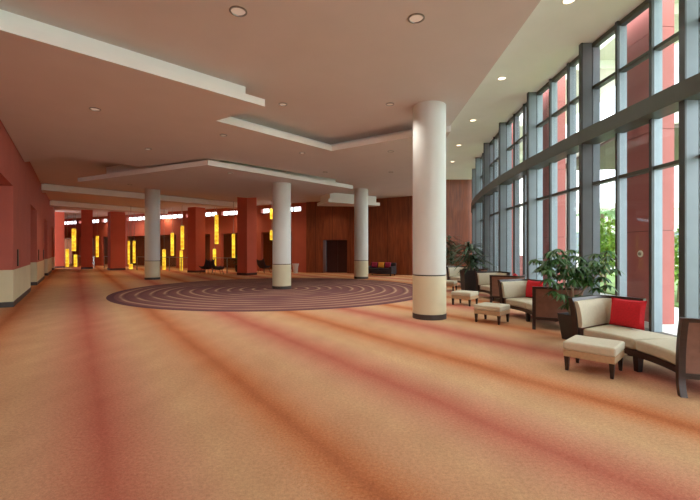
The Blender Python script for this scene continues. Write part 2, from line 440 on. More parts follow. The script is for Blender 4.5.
ww2 = MB(); ww2.prism([tuple(a+nn*.68), tuple(b+nn*.68), tuple(b+nn*.95), tuple(a+nn*.95)], 0, 2.4); ww2.build('door_light_stop', M['plain'], q, smooth=False)  # unseen panel added to stop sky leaking round the door leaves
dr = thing('door_1', 'dark double door set back in the mahogany wall', 'door', kind='structure')
for k in (0, 1):
    s0, s1 = a+dd*(.02+k*.89)+nn*.6, a+dd*(.88+k*.88)+nn*.6
    lf = MB().prism([tuple(s0), tuple(s1), tuple(s1+nn*.06), tuple(s0+nn*.06)], 0.01, 2.29).build('door_leaf', M['plain'], dr, smooth=False)
    h = s1-dd*.08-nn*.05 if k == 0 else s0+dd*.08-nn*.05
    MB().tube([(h.x, h.y, .95), (h.x, h.y, 1.25)], .012).build('handle', M['plaque'], lf)
q = MB(); q.prism([(3.95, 26.35), (9.2, 26.35), (9.2, 26.8), (3.95, 26.8)], 0, ZS); q.prism([(3.86, 24.85), (4.3, 25.1), (4.3, 26.8), (3.95, 26.8)], 0, Z0)
tag(q.build('wall_end', M['wood'], smooth=False), 'taller mahogany wall where the window wall ends behind the palms', 'wall', kind='structure')

# far atrium wall: piers, red band, dark lobby openings, clerestory glass
fw = MB()
def fseg(mb, s0, s1, d0, d1, z0, z1): mb.prism([far(s0, d0), far(s1, d0), far(s1, d1), far(s0, d1)], z0, z1)
fseg(fw, 0, 42, -.25, 0, 2.95, 4.42)
fseg(fw, 0, 42, -.25, 0, 4.74, Z0)
ops = []; s = 0
while s < 42:
    fseg(fw, s, s+1.3, -.25, 0, 0, 2.95); ops.append((s+1.3, s+4.2)); s += 4.2
for k in range(0, 11): fseg(fw, k*4.2, k*4.2+.5, -.25, 0, 4.42, 4.74)
q = fw.build('wall_far', M['red'], smooth=False); tag(q, 'red far wall of the atrium with dark lobby openings', 'wall', kind='structure')
q = MB(); fseg(q, -.5, 44, -3.3, -3.0, 0, 2.95); fseg(q, -.5, 44, -3.3, -.25, 2.95, 3.05); fseg(q, -.6, -.5, -3.3, -.25, 0, 2.95); fseg(q, 44, 44.1, -3.3, -.25, 0, 2.95)
tag(q.build('wall_lobby', M['darkwall'], smooth=False), 'dark brown panelled lobby wall seen through the far openings', 'wall', kind='structure')
for k in range(10):
    r = thing('window_%d' % (20+k), '%s high clerestory window above the far red band, counted from the mahogany wall' % (ORD[k] if k < 11 else ''), 'window', kind='structure')
    s0, s1 = k*4.2+.5, k*4.2+4.2
    g = MB(); fseg(g, s0, s1, -.14, -.12, 4.42, 4.74); g.build('glass', M['glass'], r, smooth=False)
    f = MB()
    for j in range(1, 5): x = s0+(s1-s0)*j/5; fseg(f, x-.03, x+.03, -.16, -.08, 4.42, 4.74)
    f.build('muntin', M['steel'], r, smooth=False)
q = MB(); q.prism([(-26.6, 35.3), (-32.5, 44.5), (-33, 44.2), (-27.1, 35.0)], 0, Z0)
tag(q.build('wall_atrium', M['red'], smooth=False), 'red wall closing the atrium past the side wall', 'wall', kind='structure')

# red piers of the colonnade
CD = Vector((-.8795, .476)); CN = Vector((-.476, -.8795))
def col_at(X): return Vector((X, 24.8-(X+6.5)*.5411))
for px_, Y, wd, rot, hz, lab in [(59.5, 35.6, .72, 0, Z0-.004, 'narrow red pier at the end of the side wall'), (87, 33.8, .82, 0, Z0-.004, 'red pier after the first lamp-lit gap beside the side wall'),
                        (116.5, 31.8, 1.05, .2, 4.64, 'broad red pier two gaps along from the side wall'), (196.5, 28.4, .84, .68, 4.64, 'red pier behind the dark lounge chairs and the slimmest white column'),
                        (247, 25.4, .86, .78, Z0-.004, 'foremost red pier nearest the column in the round carpet')]:
    c = Vector(((px_-350)/395*Y, Y))
    r = thing('red_pier', lab, 'pier', (c.x, c.y, 0), math.atan2(c.y, c.x)+rot, kind='thing', group='red piers of the colonnade')
    MB().box(0, 0, hz/2, wd, wd, hz).build('shaft', M['pier'], r, smooth=False, bevel=.01)
    MB().box(0, 0, .075, wd+.03, wd+.03, .15).build('base', M['plain'], r, smooth=False)

# glass railings between piers
for X0, X1, lab in [(-25.0, -22.7, 'glass railing in the first gap beside the side wall'), (-21.4, -18.9, 'glass railing between the second and third red piers'),
                    (-17.4, -11.6, 'long glass railing behind the slim white column'), (-9.9, -7.4, 'glass railing behind the dark lounge chairs')]:
    a = col_at(X0)+Vector((.2, 1.2)); b = col_at(X1)+Vector((.2, 1.2)); L_ = (b-a).length; d = (b-a)/L_; ang = math.atan2(d.y, d.x)
    r = thing('glass_railing', lab, 'railing', (a.x, a.y, 0), ang, group='atrium railings')
    MB().tube([(0, 0, 1.05), (L_, 0, 1.05)], .028).build('handrail', M['metal'], r)
    n = max(2, int(L_/1.3)+1)
    for k in range(n): MB().box(L_*k/(n-1), 0, .52, .05, .05, 1.04).build('post', M['metal'], r, smooth=False)
    MB().box(L_/2, 0, .55, L_-.1, .012, .86).build('glass_panel', M['glass'], r, smooth=False)

# ------------------------------------------------------------------ columns
def column(x, y, R, h, lab):
    r = thing('column', lab, 'column', (x, y, 0), kind='thing', group='white round columns')
    MB().lathe([(R, 1.03), (R, h-.002)], n=64).build('shaft', M['colup'], r)
    MB().lathe([(R-.012, 1.0), (R-.012, 1.03)], n=64).build('joint', M['base'], r)
    MB().lathe([(R+.006, .12), (R+.006, 1.0)], n=64).build('cladding', M['collow'], r)
    MB().lathe([(R+.012, .0), (R+.012, .12)], n=64).build('base_ring', M['base'], r)
column(1.88, 9.36, .385, Z0, 'big white round column standing before the lounge seats by the windows')
column(-2.84, 16.45, .38, Z3, 'white round column standing in the middle of the round carpet inset')
column(.63, 22.15, .39, Z0, 'white round column standing before the mahogany wall and its sofa')
column(-10.75, 21.5, .38, Z0, 'white round column before the lamp-lit red piers')

# ------------------------------------------------------------------ seating
RI, RO, AL = 1.98, 2.76, .43
def pol(r, a, z): return (r*math.cos(a), r*math.sin(a), z)
def sector(mb, r0, r1, a0, a1, z0, z1, n=14, dome=0, mi=0):
    rows = []
    for k in range(n+1):
        a = a0+(a1-a0)*k/n; e = dome*math.sin(PI*k/n)**.3 if dome else 0
        rows.append([pol(r0, a, z0), pol(r1, a, z0), pol(r1, a, z1), pol((r0+r1)/2, a, z1+e), pol(r0, a, z1)])
    mb.grid(rows, True, mi)
    b = len(mb.v)-len(rows)*5
    mb.f.append(tuple(b+i for i in range(5))); mb.m.append(mi)
    mb.f.append(tuple(b+n*5+i for i in range(5))[::-1]); mb.m.append(mi)
def back_path(sg):
    """plan path of an end back: in along the end, round the corner, along the outer edge; outward normals"""
    pts = []
    a = AL
    for k in range(8): pts.append(Vector(pol(RI-.02+(.70)*k/7, a, 0)[:2]))
    e = pts[-1]; er = Vector((math.cos(a), math.sin(a))); et = Vector((math.sin(a), -math.cos(a)))   # radial out, tangential inwards
    for k in range(1, 7):
        th = PI/2*k/6; pts.append(e+er*.1*math.sin(th)+et*.1*(1-math.cos(th)))
    r2 = pts[-1].length; a2 = math.atan2(pts[-1].y, pts[-1].x)
    for k in range(1, 5): pts.append(Vector(pol(r2, a2-.15*k/4, 0)[:2]))
    nr = []
    for i in range(len(pts)):
        d = (pts[min(i+1, len(pts)-1)]-pts[max(i-1, 0)]).normalized(); nr.append(Vector((-d.y, d.x)))
    if sg < 0:
        pts = [Vector((p.x, -p.y)) for p in pts]; nr = [Vector((n.x, -n.y)) for n in nr]
    return pts, nr
def flare(z): t = max(0, (z-.3)/.55); return .075*t*t
def shell(mb, pts, nr, k0, k1, z0, z1, d0, d1, nz=8, puff=0):
    ins, outs = [], []
    for j in range(nz+1):
        z = z0+(z1-z0)*j/nz; f = flare(z)
        e = puff*(1-(2*j/nz-1)**4) if puff else 0
        ins.append([(*(pts[i]+nr[i]*(d0-e+f)), z) for i in range(k0, k1+1)])
        outs.append([(*(pts[i]+nr[i]*(d1+f)), z) for i in range(k0, k1+1)])
    mb.grid(ins); mb.grid(outs)
    mb.grid([ins[0], outs[0]]); mb.grid([ins[-1], outs[-1]])
    mb.grid([[r[0] for r in ins], [r[0] for r in outs]]); mb.grid([[r[-1] for r in ins], [r[-1] for r in outs]])
def make_settee(label):
    t = thing('curved_settee', label, 'settee', group='curved settees along the windows')
    f = MB(); sector(f, RI+.01, RO-.03, -AL, AL, .2, .275); f.build('seat_frame', M['dwood'], t, smooth=True)
    for sg in (-1, 1):
        c = MB(); a0, a1 = (.004, AL-.035) if sg > 0 else (-AL+.035, -.004)
        sector(c, RI+.005, RO-.06, a0, a1, .277, .42, dome=.02)
        c.build('seat_cushion', M['beige'], t, bevel=.03, seg=3)
    for r_, a in ((RI+.06, 0), (RO-.1, 0), (RO-.08, AL*.62), (RO-.08, -AL*.62)):
        x, y, _ = pol(r_, a, 0); MB().box(x, y, .1, .085, .085, .2, a, taper=.75).build('leg', M['legwood'], t, smooth=False)
    for sg in (-1, 1):
        pts, nr = back_path(sg); n = len(pts)-1
        b = MB(); shell(b, pts, nr, 0, n, .19, .84, .0, .03); bp = b.build('back_panel', M['leather'], t)
        u = MB(); shell(u, pts, nr, 0, n-1, .43, .82, -.07, -.002, puff=.02); u.build('upholstery', M['beige'], bp, bevel=.012)
        fr = MB(); shell(fr, pts, nr, 0, n, .82, .865, -.022, .045, nz=2); fr.build('top_rail', M['dwood'], bp)
        fr = MB(); shell(fr, pts, nr, 0, n, .19, .25, .002, .042, nz=2); fr.build('bottom_rail', M['dwood'], bp)
        # end stiles: sweep from the floor to the rail with a little curve
        for i in (0, n):
            st = MB(); rows = []
            dr_ = (pts[1]-pts[0]).normalized() if i == 0 else (pts[n]-pts[n-1]).normalized()
            for j in range(13):
                z = .865*j/12; fl_ = flare(z)+(.05*((.2-z)/.2)**2 if z < .2 else 0); w_ = .032
                c_ = pts[i]+nr[i]*(fl_+.012)
                rows.append([(*(c_+dr_*sx*w_+nr[i]*sy*.036), z) for sx, sy in ((-1, -1), (1, -1), (1, 1), (-1, 1))])
            st.grid(rows, True); b0 = len(st.v); st.f.append((0, 1, 2, 3)); st.m.append(0); st.f.append((b0-4, b0-3, b0-2, b0-1)); st.m.append(0)
            st.build('leg' if i == 0 else 'stile', M['dwood'], bp)
    return t
def settee_loc(mx, my, ang):
    return (mx-RI*math.cos(ang), my-RI*math.sin(ang), 0)
S = make_settee('curved beige settee with a crimson pillow closest to the viewer, behind the front ottoman')
SP = [(3.74, 5.2, .127), (3.93, 8.85, .01), (4.45, 12.5, -.08), (4.68, 16.75, .13)]
S.location = settee_loc(*SP[0]); S.rotation_euler = (0, 0, SP[0][2])
labs = ['second curved beige settee, behind the potted umbrella plant', 'third curved beige settee, between the middle ottomans and windows', 'farthest curved settee, behind the dark planter with sword leaves']
for (x, y, a), lb in zip(SP[1:], labs): dup(S, settee_loc(x, y, a), a, lb)

def pillow_mesh(w, h, t):
    m = MB(); n = 12
    def pt(i, j, sg):
        u, v = 2*i/n-1, 2*j/n-1
        pin = 1-.06*(1-abs(v)**2)*abs(u)**6; piv = 1-.06*(1-abs(u)**2)*abs(v)**6
        z = sg*t/2*max(0, (1-u**4))**.5*max(0, (1-v**4))**.5
        return (u*w/2*pin, z, v*h/2*piv+h/2)
    for sg in (-1, 1): m.grid([[pt(i, j, sg) for i in range(n+1)] for j in range(n+1)])
    return m
def pillow(sp, rr, aa, z, w, m, lab, lean=-.14, grp='throw pillows'):
    x0, y0, a = sp; c = settee_loc(x0, y0, a)
    x = c[0]+rr*math.cos(a+aa); y = c[1]+rr*math.sin(a+aa)
    o = pillow_mesh(w, w*.82, .15).build('throw_pillow', m)
    o.location = (x, y, z); o.rotation_euler = (lean, 0, a+aa-PI/2)
    tag(o, lab, 'pillow', grp); return o
pillow(SP[0], 2.56, .265, .44, .52, M['redfab'], 'crimson throw pillow on the closest curved settee')
pillow(SP[1], 2.56, .265, .44, .52, M['redfab'], 'crimson throw pillow on the second settee behind the umbrella plant')
pillow(SP[2], 2.55, -.25, .44, .57, M['redfab'], 'crimson throw pillow peeking above the brown back of the third settee')

def make_ottoman(label, loc, rz):
    t = thing('ottoman', label, 'ottoman', loc, rz, group='beige ottomans')
    w, d = .6, .57
    MB().box(0, 0, .335, w, d, .115).build('cushion', M['beige'], t, bevel=.03, seg=4)
    MB().box(0, 0, .235, w-.015, d-.015, .09).build('apron', M['beige2'], t, bevel=.008)
    for sx in (-1, 1):
        for sy in (-1, 1): MB().box(sx*(w/2-.045), sy*(d/2-.045), .1, .06, .06, .195, taper=.6).build('leg', M['legwood'], t, smooth=False)
    return t
O = make_ottoman('beige ottoman standing before the closest curved settee', (3.24, 5.25, 0), -.78)
dup(O, (3.16, 8.79, 0), -.75, 'beige ottoman before the second curved settee')
dup(O, (3.36, 11.55, 0), -.72, 'beige ottoman beside the big white column, third from the viewer')
dup(O, (3.88, 15.6, 0), -.5, 'farthest beige ottoman, just past the big white column')

# ------------------------------------------------------------------ plants
def leafquad(mb, p, d, up, L_, W, bend=.25, mi=0, nseg=3):
    d = d.normalized(); sd = d.cross(up)
    if sd.length < 1e-3: sd = Vector((1, 0, 0))
    sd.normalize(); u2 = sd.cross(d).normalized(); rows = []
    for k in range(nseg+1):
        t = k/nseg; w = W*math.sin(PI*min(.97, t*.92+.06))**.8/2
        c = p+d*(L_*t)-Vector((0, 0, 1))*(bend*L_*t*t)
        rows.append([c-sd*w+u2*w*.3, c, c+sd*w+u2*w*.3])
    mb.grid(rows, False, mi)
def square_pot(mb, h, w0, w1):
    vs = []
    for z, w in ((0, w0), (h, w1), (h, w1-.06), (h-.06, w1-.07)):
        vs += [(-w/2, -w/2, z), (w/2, -w/2, z), (w/2, w/2, z), (-w/2, w/2, z)]
    fs = [(3, 2, 1, 0)]
    for i in range(3):
        for k in range(4): fs.append((i*4+k, i*4+(k+1) % 4, (i+1)*4+(k+1) % 4, (i+1)*4+k))
    mb.add(vs, fs)
t = thing('potted_umbrella_plant', 'leafy umbrella plant in a tapered black planter beside the closest settee', 'plant', (3.98, 7.05, 0), .35)
q = MB(); square_pot(q, .46, .25, .36); q.build('pot', M['pot'], t, bevel=.008, smooth=False)
q = MB(); q.box(0, 0, .39, .28, .28, .03); q.build('soil', M['soil'], t, smooth=False)
rnd = random.Random(3)
tips = []
for k in range(4):
    a = k*1.6+.4; r1 = .10+.07*k
    pts = [Vector((.05*math.cos(a), .05*math.sin(a), .39)), Vector((.07*math.cos(a+.5), .07*math.sin(a+.5), .75)), Vector((r1*math.cos(a), r1*math.sin(a), 1.1)), Vector((r1*1.7*math.cos(a), r1*1.7*math.sin(a), 1.36))]
    MB().tube(pts, .016, .009, 6).build('stem', M['bark'], t); tips.append(pts)
lf = MB()
for k in range(78):
    base = tips[k % 4]; s = rnd.choice((base[2], base[3], (base[2]+base[3])/2, base[3]))
    a = rnd.random()*2*PI; dist = rnd.uniform(.1, .42); z = rnd.uniform(-.12, .26)-max(0, dist-.34)*.9
    if k % 6 == 0: z -= .38
    c = s+Vector((math.cos(a)*dist, math.sin(a)*dist, z))
    mid = (s+c)/2+Vector((0, 0, .05))
    lf.tube([s, mid, c], .005, .003, 4)
    for j in range(8):
        b = j*2*PI/8+rnd.random()*.3
        leafquad(lf, c, Vector((math.cos(b), math.sin(b), -.25)), Vector((0, 0, 1)), rnd.uniform(.12, .19), .06, .45)
lf.build('foliage', M['leaf'], t)

def sword_plant(name, label, loc, pot_h, pot_w, pm, nleaf, h, spread, seed, round_pot=False, lm='leaf2'):
    t = thing(name, label, 'plant', loc); rnd = random.Random(seed); q = MB()
    if round_pot: q.lathe([(pot_w*.36, 0), (pot_w*.48, pot_h*.6), (pot_w*.5, pot_h), (pot_w*.45, pot_h), (pot_w*.44, pot_h-.05)], n=28)
    else: square_pot(q, pot_h, pot_w*.8, pot_w)
    q.build('pot', pm, t, smooth=round_pot, bevel=0 if round_pot else .008)
    MB().lathe([(pot_w*.38, pot_h-.08), (pot_w*.38, pot_h-.05)], n=16).build('soil', M['soil'], t)
    lf = MB()
    for s in range(3):
        a = s*2.1; x, y = .1*math.cos(a), .1*math.sin(a); top = pot_h+h*(.35+.22*s)
        MB().tube([(x, y, pot_h-.06), (x*1.3, y*1.3, (pot_h+top)/2), (x*1.1, y*1.1, top)], .022, .014, 6).build('stem', M['bark'], t)
        for k in range(nleaf):
            b = rnd.random()*2*PI; z = top-rnd.random()*h*.45
            if z < pot_h+.05: z = pot_h+.05+rnd.random()*.1
            e = rnd.uniform(.15, 1.3)
            leafquad(lf, Vector((x*1.1, y*1.1, z)), Vector((math.cos(b), math.sin(b), e)), Vector((0, 0, 1)), spread*rnd.uniform(.7, 1.15), .085, .55, nseg=5)
    lf.build('foliage', M[lm], t)
    return t
sword_plant('potted_dracaena', 'sword-leaved plant in a tall black planter between the far settees', (4.36, 14.35, 0), .88, .6, M['pot'], 48, 1.15, .85, 5)
sword_plant('potted_palm', 'tall feathery palm in a white planter by the mahogany end wall', (5.3, 21.0, 0), .75, .6, M['whitepot'], 40, 2.0, .9, 9, True)
sword_plant('potted_palm.001', 'bushy palm in a dark planter close to the mahogany end wall', (6.1, 23.6, 0), .6, .6, M['pot'], 30, 1.6, .9, 12, True)
sword_plant('potted_shrub', 'slim plant growing behind the foremost red pier', (-8.2, 28.9, 0), .5, .45, M['pot'], 22, 1.0, .5, 15, True)

q = MB().lathe([(.14, 0), (.2, .5), (.24, .66), (.2, .66), (.19, .6)], n=28).build('planter', M['whitepot'])
q.location = (-3.75, 27.2, 0); tag(q, 'white flared planter just behind the column in the round carpet', 'planter')

# back sofa and cushions
t = thing('sofa', 'dark low sofa against the mahogany wall behind a white column', 'sofa', (1.95, 24.75, 0), -.52)
MB().box(0, 0, .24, 1.75, .8, .24).build('seat_base', M['darkfab'], t, bevel=.03)
for k in (-1, 1): MB().box(k*.40, -.05, .40, .78, .66, .12).build('seat_cushion', M['darkfab'], t, bevel=.03)
MB().box(0, .33, .56, 1.75, .16, .48).build('backrest', M['darkfab'], t, bevel=.04)
for k in (-1, 1): MB().box(k*.80, 0, .44, .15, .8, .3).build('armrest', M['darkfab'], t, bevel=.03)
for sx in (-1, 1):
    for sy in (-1, 1): MB().box(sx*.78, sy*.32, .06, .06, .06, .12, taper=.7).build('leg', M['legwood'], t, smooth=False)
for k, (dx, m, lab) in enumerate([(-.5, 'magfab', 'magenta pillow at the column end of the dark sofa'), (-.03, 'yelfab', 'mustard pillow in the middle of the dark sofa'), (.43, 'magfab', 'magenta pillow at the open end of the dark sofa')]):
    o = pillow_mesh(.42, .36, .15).build('throw_pillow', M[m])
    c, s = math.cos(-.52), math.sin(-.52)
    o.location = (1.95+dx*c-.03*s, 24.75+dx*s+.03*c, .487); o.rotation_euler = (-.22, 0, -.52); tag(o, lab, 'pillow', 'pillows on the dark sofa')

# dark lounge chairs near the red piers
def lounge(label, loc, rz, m, group):
    t = thing('lounge_chair', label, 'chair', loc, rz, group=group)
    rows = []
    for k in range(15):                     # bucket seat swept from front edge to the top of the back
        s = k/14
        y = -.36+.62*min(1, s*1.55)+(.16*max(0, s-.62)/.38 if s > .62 else 0); z = .40-.05*math.sin(PI*min(1, s*1.6))+(.5*((s-.58)/.42)**1.15 if s > .58 else 0)
        rows.append((y, z))
    b = MB(); g1, g2 = [], []
    for y, z in rows:
        r1, r2 = [], []
        for j in range(9):
            u = j/4-1; zz = z+.16*abs(u)**3
            r1.append((u*.36, y, zz)); r2.append((u*.34, y+.03, zz-.06))
        g1.append(r1); g2.append(r2)
    b.grid(g1); b.grid(g2); b.grid([g1[0], g2[0]]); b.grid([g1[-1], g2[-1]])
    b.grid([[r[0] for r in g1], [r[0] for r in g2]]); b.grid([[r[-1] for r in g1], [r[-1] for r in g2]])
    b.build('seat_shell', m, t)
    for sx in (-1, 1):
        for sy in (-1, 1): MB().tube([(sx*.24, sy*.2, .36), (sx*.32, sy*.3, 0)], .016, .012).build('leg', M['legwood'], t)
    return t
LG = 'dark lounge chairs by the red piers'
lounge('low dark lounge chair beside the fourth red pier', (-9.6, 26.45, 0), -2.2, M['darkfab'], LG)
lounge('grey swept-back lounge chair standing between the two foremost red piers', (-8.7, 25.95, 0), 2.2, M['greyfab'], LG)
lounge('dark lounge chair in the lobby opening beside the foremost red pier', (-6.0, 27.6, 0), 2.6, M['darkfab'], LG)
# ------------------------------------------------------------------ lamps
def px(x, y, Y): return ((x-350)/395*Y, Y, 1.6-(y-250)/395*Y)
LM = [  # x0, x1, y0, y1, depth
 (71.8, 76, 228.7, 251, 36.5, 'long amber pendant lamp hung highest in the first gap beside the side wall'),
 (65.7, 69, 249, 266.6, 37, 'low amber pendant lamp hung closest to the side wall'),
 (73.8, 77.2, 254.7, 266.6, 37.4, 'short low amber pendant lamp beside the second red pier'),
 (95.8, 98.8, 236, 257, 34.5, 'single amber pendant lamp between the second and third red piers'),
 (127.6, 130, 241, 264, 33.6, 'slim amber pendant lamp just past the broad red pier'),
 (132.6, 135.7, 241, 263, 33.0, 'slim amber pendant lamp between the broad pier and the slim white column'),
 (128.7, 133, 264, 269, 30.3, 'short amber lamp hung near the floor behind the glass railing'),
 (162, 166.2, 249.4, 270.0, 31.6, 'low amber pendant lamp right beside the slim white column'),
 (170.3, 174.3, 233, 255.6, 31.0, 'amber pendant lamp hung at mid height past the slim white column'),
 (180.2, 184.5, 226, 249.5, 29.8, 'tall amber pendant lamp above a lower one beside the fourth red pier'),
 (179.3, 183.3, 250.5, 270.3, 30.4, 'lower amber pendant lamp right under a taller one by the fourth red pier'),
 (214.2, 219, 215, 244, 28.6, 'longest and highest amber pendant lamp between the two foremost red piers'),
 (212.4, 216.5, 249, 266.4, 29.2, 'low amber pendant lamp above the dark lounge chairs'),
 (231.5, 235.4, 234, 258, 27.6, 'amber pendant lamp right behind the foremost red pier'),
 (269.6, 273.2, 209, 219, 26.9, 'short high amber pendant lamp at the edge of the column in the round carpet'),
 (269.6, 273, 230.5, 240, 27.2, 'short lower amber pendant lamp at the edge of the column in the round carpet'),
]
for x0, x1, y0, y1, Y, lab in LM:
    b = px((x0+x1)/2, y1, Y); tpt = px((x0+x1)/2, y0, Y); w = (x1-x0)/395*Y*.74; h = tpt[2]-b[2]; z0 = max(.03, b[2]); h = tpt[2]-z0
    t = thing('pendant_lamp', lab, 'lamp', (b[0], b[1], z0), .4, group='amber pendant lamps in the atrium')
    sh = MB(); n = max(1, round(h/.42))
    for k in range(n): sh.box(0, 0, h*(k+.5)/n, w, w, h/n-.02)
    for k in range(n): sh.box(0, 0, h*(k+.5)/n, w*.9, w*.9, h/n)
    sh.build('lamp_shade', M['amber'], t, smooth=False)
    MB().box(0, 0, h+.02, w*.8, w*.8, .04).build('cap', M['metal'], t, smooth=False)
    MB().tube([(0, 0, h+.04), (0, 0, Z0-z0-.004)], .012).build('cable', M['metal'], t)

DL = [ # x, y, z, r, power, label
 (-1.59, 5.62, Z0, .10, 'recessed downlight in the upper ceiling before the pale-lipped panel'),
 (.97, 5.79, Z0, .10, 'recessed downlight in the upper ceiling just before the big white column'),
 (-1.56, 9.2, Z0, .08, 'recessed downlight in the notch past the tip of the pale-lipped panel'),
 (.93, 9.2, Z0, .08, 'recessed downlight right beside the top of the big white column'),
 (-5.42, 8.4, Z1, .09, 'recessed downlight nearest the side wall in the pale-lipped panel'),
 (-5.97, 11.7, Z1, .08, 'recessed downlight deeper in the pale-lipped panel by the side wall'),
 (-3.3, 10.3, Z1, .08, 'recessed downlight at the blunt end of the notched ceiling panel'),
 (-1.48, 12.2, Z1, .08, 'recessed downlight just behind the pale edge of the notched panel'),
 (-.96, 15.2, Z1, .08, 'recessed downlight over the rim of the round carpet inset'),
 (1.24, 12.0, Z1, .08, 'recessed downlight just behind the big white column'),
 (1.58, 15.2, Z1, .08, 'small recessed downlight farthest back in the notched panel'),
 (2.1, 17.7, Z0, .08, 'recessed downlight past the notched panel before the mahogany wall'),
 (-4.3, 14.2, Z3, .08, 'recessed downlight at the near corner of the lowest ceiling panel'),
 (-9.3, 16.7, Z3, .08, 'recessed downlight at the tip of the lowest ceiling panel'),
 (4.12, 7.43, ZS, .10, 'first lit downlight in the pale soffit, above the closest settee'),
 (4.15, 10.8, ZS, .10, 'second lit downlight in the pale soffit along the windows'),
 (4.45, 14.3, ZS, .10, 'third lit downlight in the pale soffit along the windows'),
 (4.88, 17.7, ZS, .10, 'fourth lit downlight in the pale soffit along the windows'),
 (5.45, 21.0, ZS, .10, 'fifth and farthest lit downlight in the pale soffit'),
]
SPOT_E, WARM_E = 30, 120
def lamp(kind, name, loc, e, col, size=.1, rot=None, **kw):
    l = bpy.data.lights.new(name, kind); l.energy = e; l.color = col
    for k, v in kw.items(): setattr(l, k, v)
    if kind in ('SPOT', 'POINT'): l.shadow_soft_size = size
    o = bpy.data.objects.new(name, l); C.objects.link(o); o.location = loc
    if rot: o.rotation_euler = rot
    return o
for x, y, z, r, lab in DL:
    t = thing('downlight', lab, 'downlight', (x, y, z), group='recessed ceiling downlights')
    MB().lathe([(r*1.25, -.002), (r*1.25, -.012), (r*1.02, -.016), (r*.98, -.004)], n=28, caps=False).build('trim_ring', M['white'] if z == ZS else M['metal'], t)
    MB().lathe([(r*.98, -.003), (r*.55, -.006), (.001, -.007)], n=28, caps=False).build('lens', M['bulb'] if z == ZS else M['dim'], t)
    lamp('SPOT', 'downlight_beam', (x, y, z-.04), SPOT_E, (1, .96, .90), .07, spot_size=math.radians(125), spot_blend=.8)

# added warm spots under the ceiling brighten the strips and atrium, no fixtures
for x, y, e in [(-13.0, 20.5, 60), (-15.8, 27.6, 70), (-12.5, 30.5, 80), (-20, 36, 80), (-8.5, 30.2, 70), (-24, 39, 70), (-5, 26.5, 50), (-16.5, 35, 70)]:
    lamp('SPOT', 'atrium_fill', (x, y, Z0-.03), e*1.15, (1, .70, .42), .12, spot_size=math.radians(140), spot_blend=.9)
for x, y in [(-1.5, 26.3), (1.9, 24.2), (3.6, 23.4)]:
    lamp('SPOT', 'back_wall_fill', (x, y, Z0-.03), 40, (1, .74, .48), .1, spot_size=math.radians(110), spot_blend=.9)  # added warm glow on the mahogany wall, no fixtures built

for s_ in (3, 8, 13, 18, 23, 28, 33):
    x, y = far(s_, -1.6); lamp('SPOT', 'lobby_fill', (x, y, 2.9), 10, (1, .7, .38), .1, spot_size=math.radians(130), spot_blend=.9)  # added to brighten the lobby openings, no fixtures built
# ------------------------------------------------------------------ outside
def xout(o, label, cat, kind=None, group=None): return tag(o, label, cat, group, kind)
xout(MB().prism([OFF(i, .5) for i in IDX]+[(40, 40), (60, 10), (40, -20)], -.35, -.02).build('ground_outside', M['pave'], smooth=False), 'pale paving outside the windows', 'ground', 'structure')
xout(MB().prism([(9.2, -8), (9.0, 8), (9.6, 16), (12, 26), (45, 40), (45, -8)], -.02, .03).build('lawn_outside', M['lawn'], smooth=False), 'green lawn beyond the outside paving', 'lawn', 'structure')
# canopy over the path
cn = thing('canopy_outside', 'pale canopy roof outside the window heads', 'canopy', kind='structure')
MB().prism([OFF(i, 1.7) for i in IDX]+[OFF(i, 3.6) for i in reversed(IDX)], 7.2, 7.4).build('roof_slab', M['xcan'], cn, smooth=False)
for i in IDX:
    a_, b_ = OFF(i, 1.5), OFF(i, 3.65); v_ = nrm(i); w_ = Vector((-v_.y, v_.x))*.06
    MB().prism([(a_[0]-w_.x, a_[1]-w_.y), (b_[0]-w_.x, b_[1]-w_.y), (b_[0]+w_.x, b_[1]+w_.y), (a_[0]+w_.x, a_[1]+w_.y)], 6.95, 7.2).build('rafter', M['xcan'], cn, smooth=False)
# terracotta piers
def xpier(i, f, lab):
    A, B = Vector(P[i]), Vector(P[i+1]); d = (B-A).normalized(); n = Vector((d.y, -d.x)); c = A+(B-A)*f+n*.92
    t = thing('outside_pier', lab, 'pier', (c.x, c.y, 0), math.atan2(d.y, d.x), kind='thing', group='terracotta piers outside')
    q = MB()
    for z0, z1 in ((.12, 1.98), (1.99, 3.98), (3.99, 5.98), (5.99, 6.94)): q.box(0, 0, (z0+z1)/2, .95, .3, z1-z0)
    q.build('cladding', M['xred'], t, smooth=False)
    MB().box(0, 0, 3.5, .92, .27, 6.86).build('core', M['plain'], t, smooth=False)
    MB().box(0, 0, .06, 1.05, .4, .16).build('plinth', M['pave'], t, smooth=False)
    return t, c, d, n
t, c, d, n = xpier(-1, .69, 'broad terracotta pier outside, behind the closest settee')
q = thing('round_wall_fitting', 'small round white fitting on the broad terracotta pier', 'fitting', (c.x-n.x*.153, c.y-n.y*.153, 1.52), math.atan2(-n.y, -n.x)-PI/2+PI)
def disc(mb, R, y0, y1, nn=24):
    vs = []
    for y in (y0, y1):
        for k in range(nn): vs.append((R*math.cos(2*PI*k/nn), y, R*math.sin(2*PI*k/nn)))
    fs = [tuple(range(nn)), tuple(range(nn, 2*nn))[::-1]]+[(k, (k+1) % nn, nn+(k+1) % nn, nn+k) for k in range(nn)]
    mb.add(vs, fs)
b = MB(); disc(b, .07, -.015, .0); b.build('plate', M['white'], q); b = MB(); disc(b, .035, -.03, -.015); b.build('cap', M['metal'], q)
xpier(1, .15, 'terracotta pier outside, seen past the umbrella plant')
xpier(2, .65, 'terracotta pier outside, seen past the third settee')
xpier(4, .2, 'terracotta pier outside, farthest along the window wall')
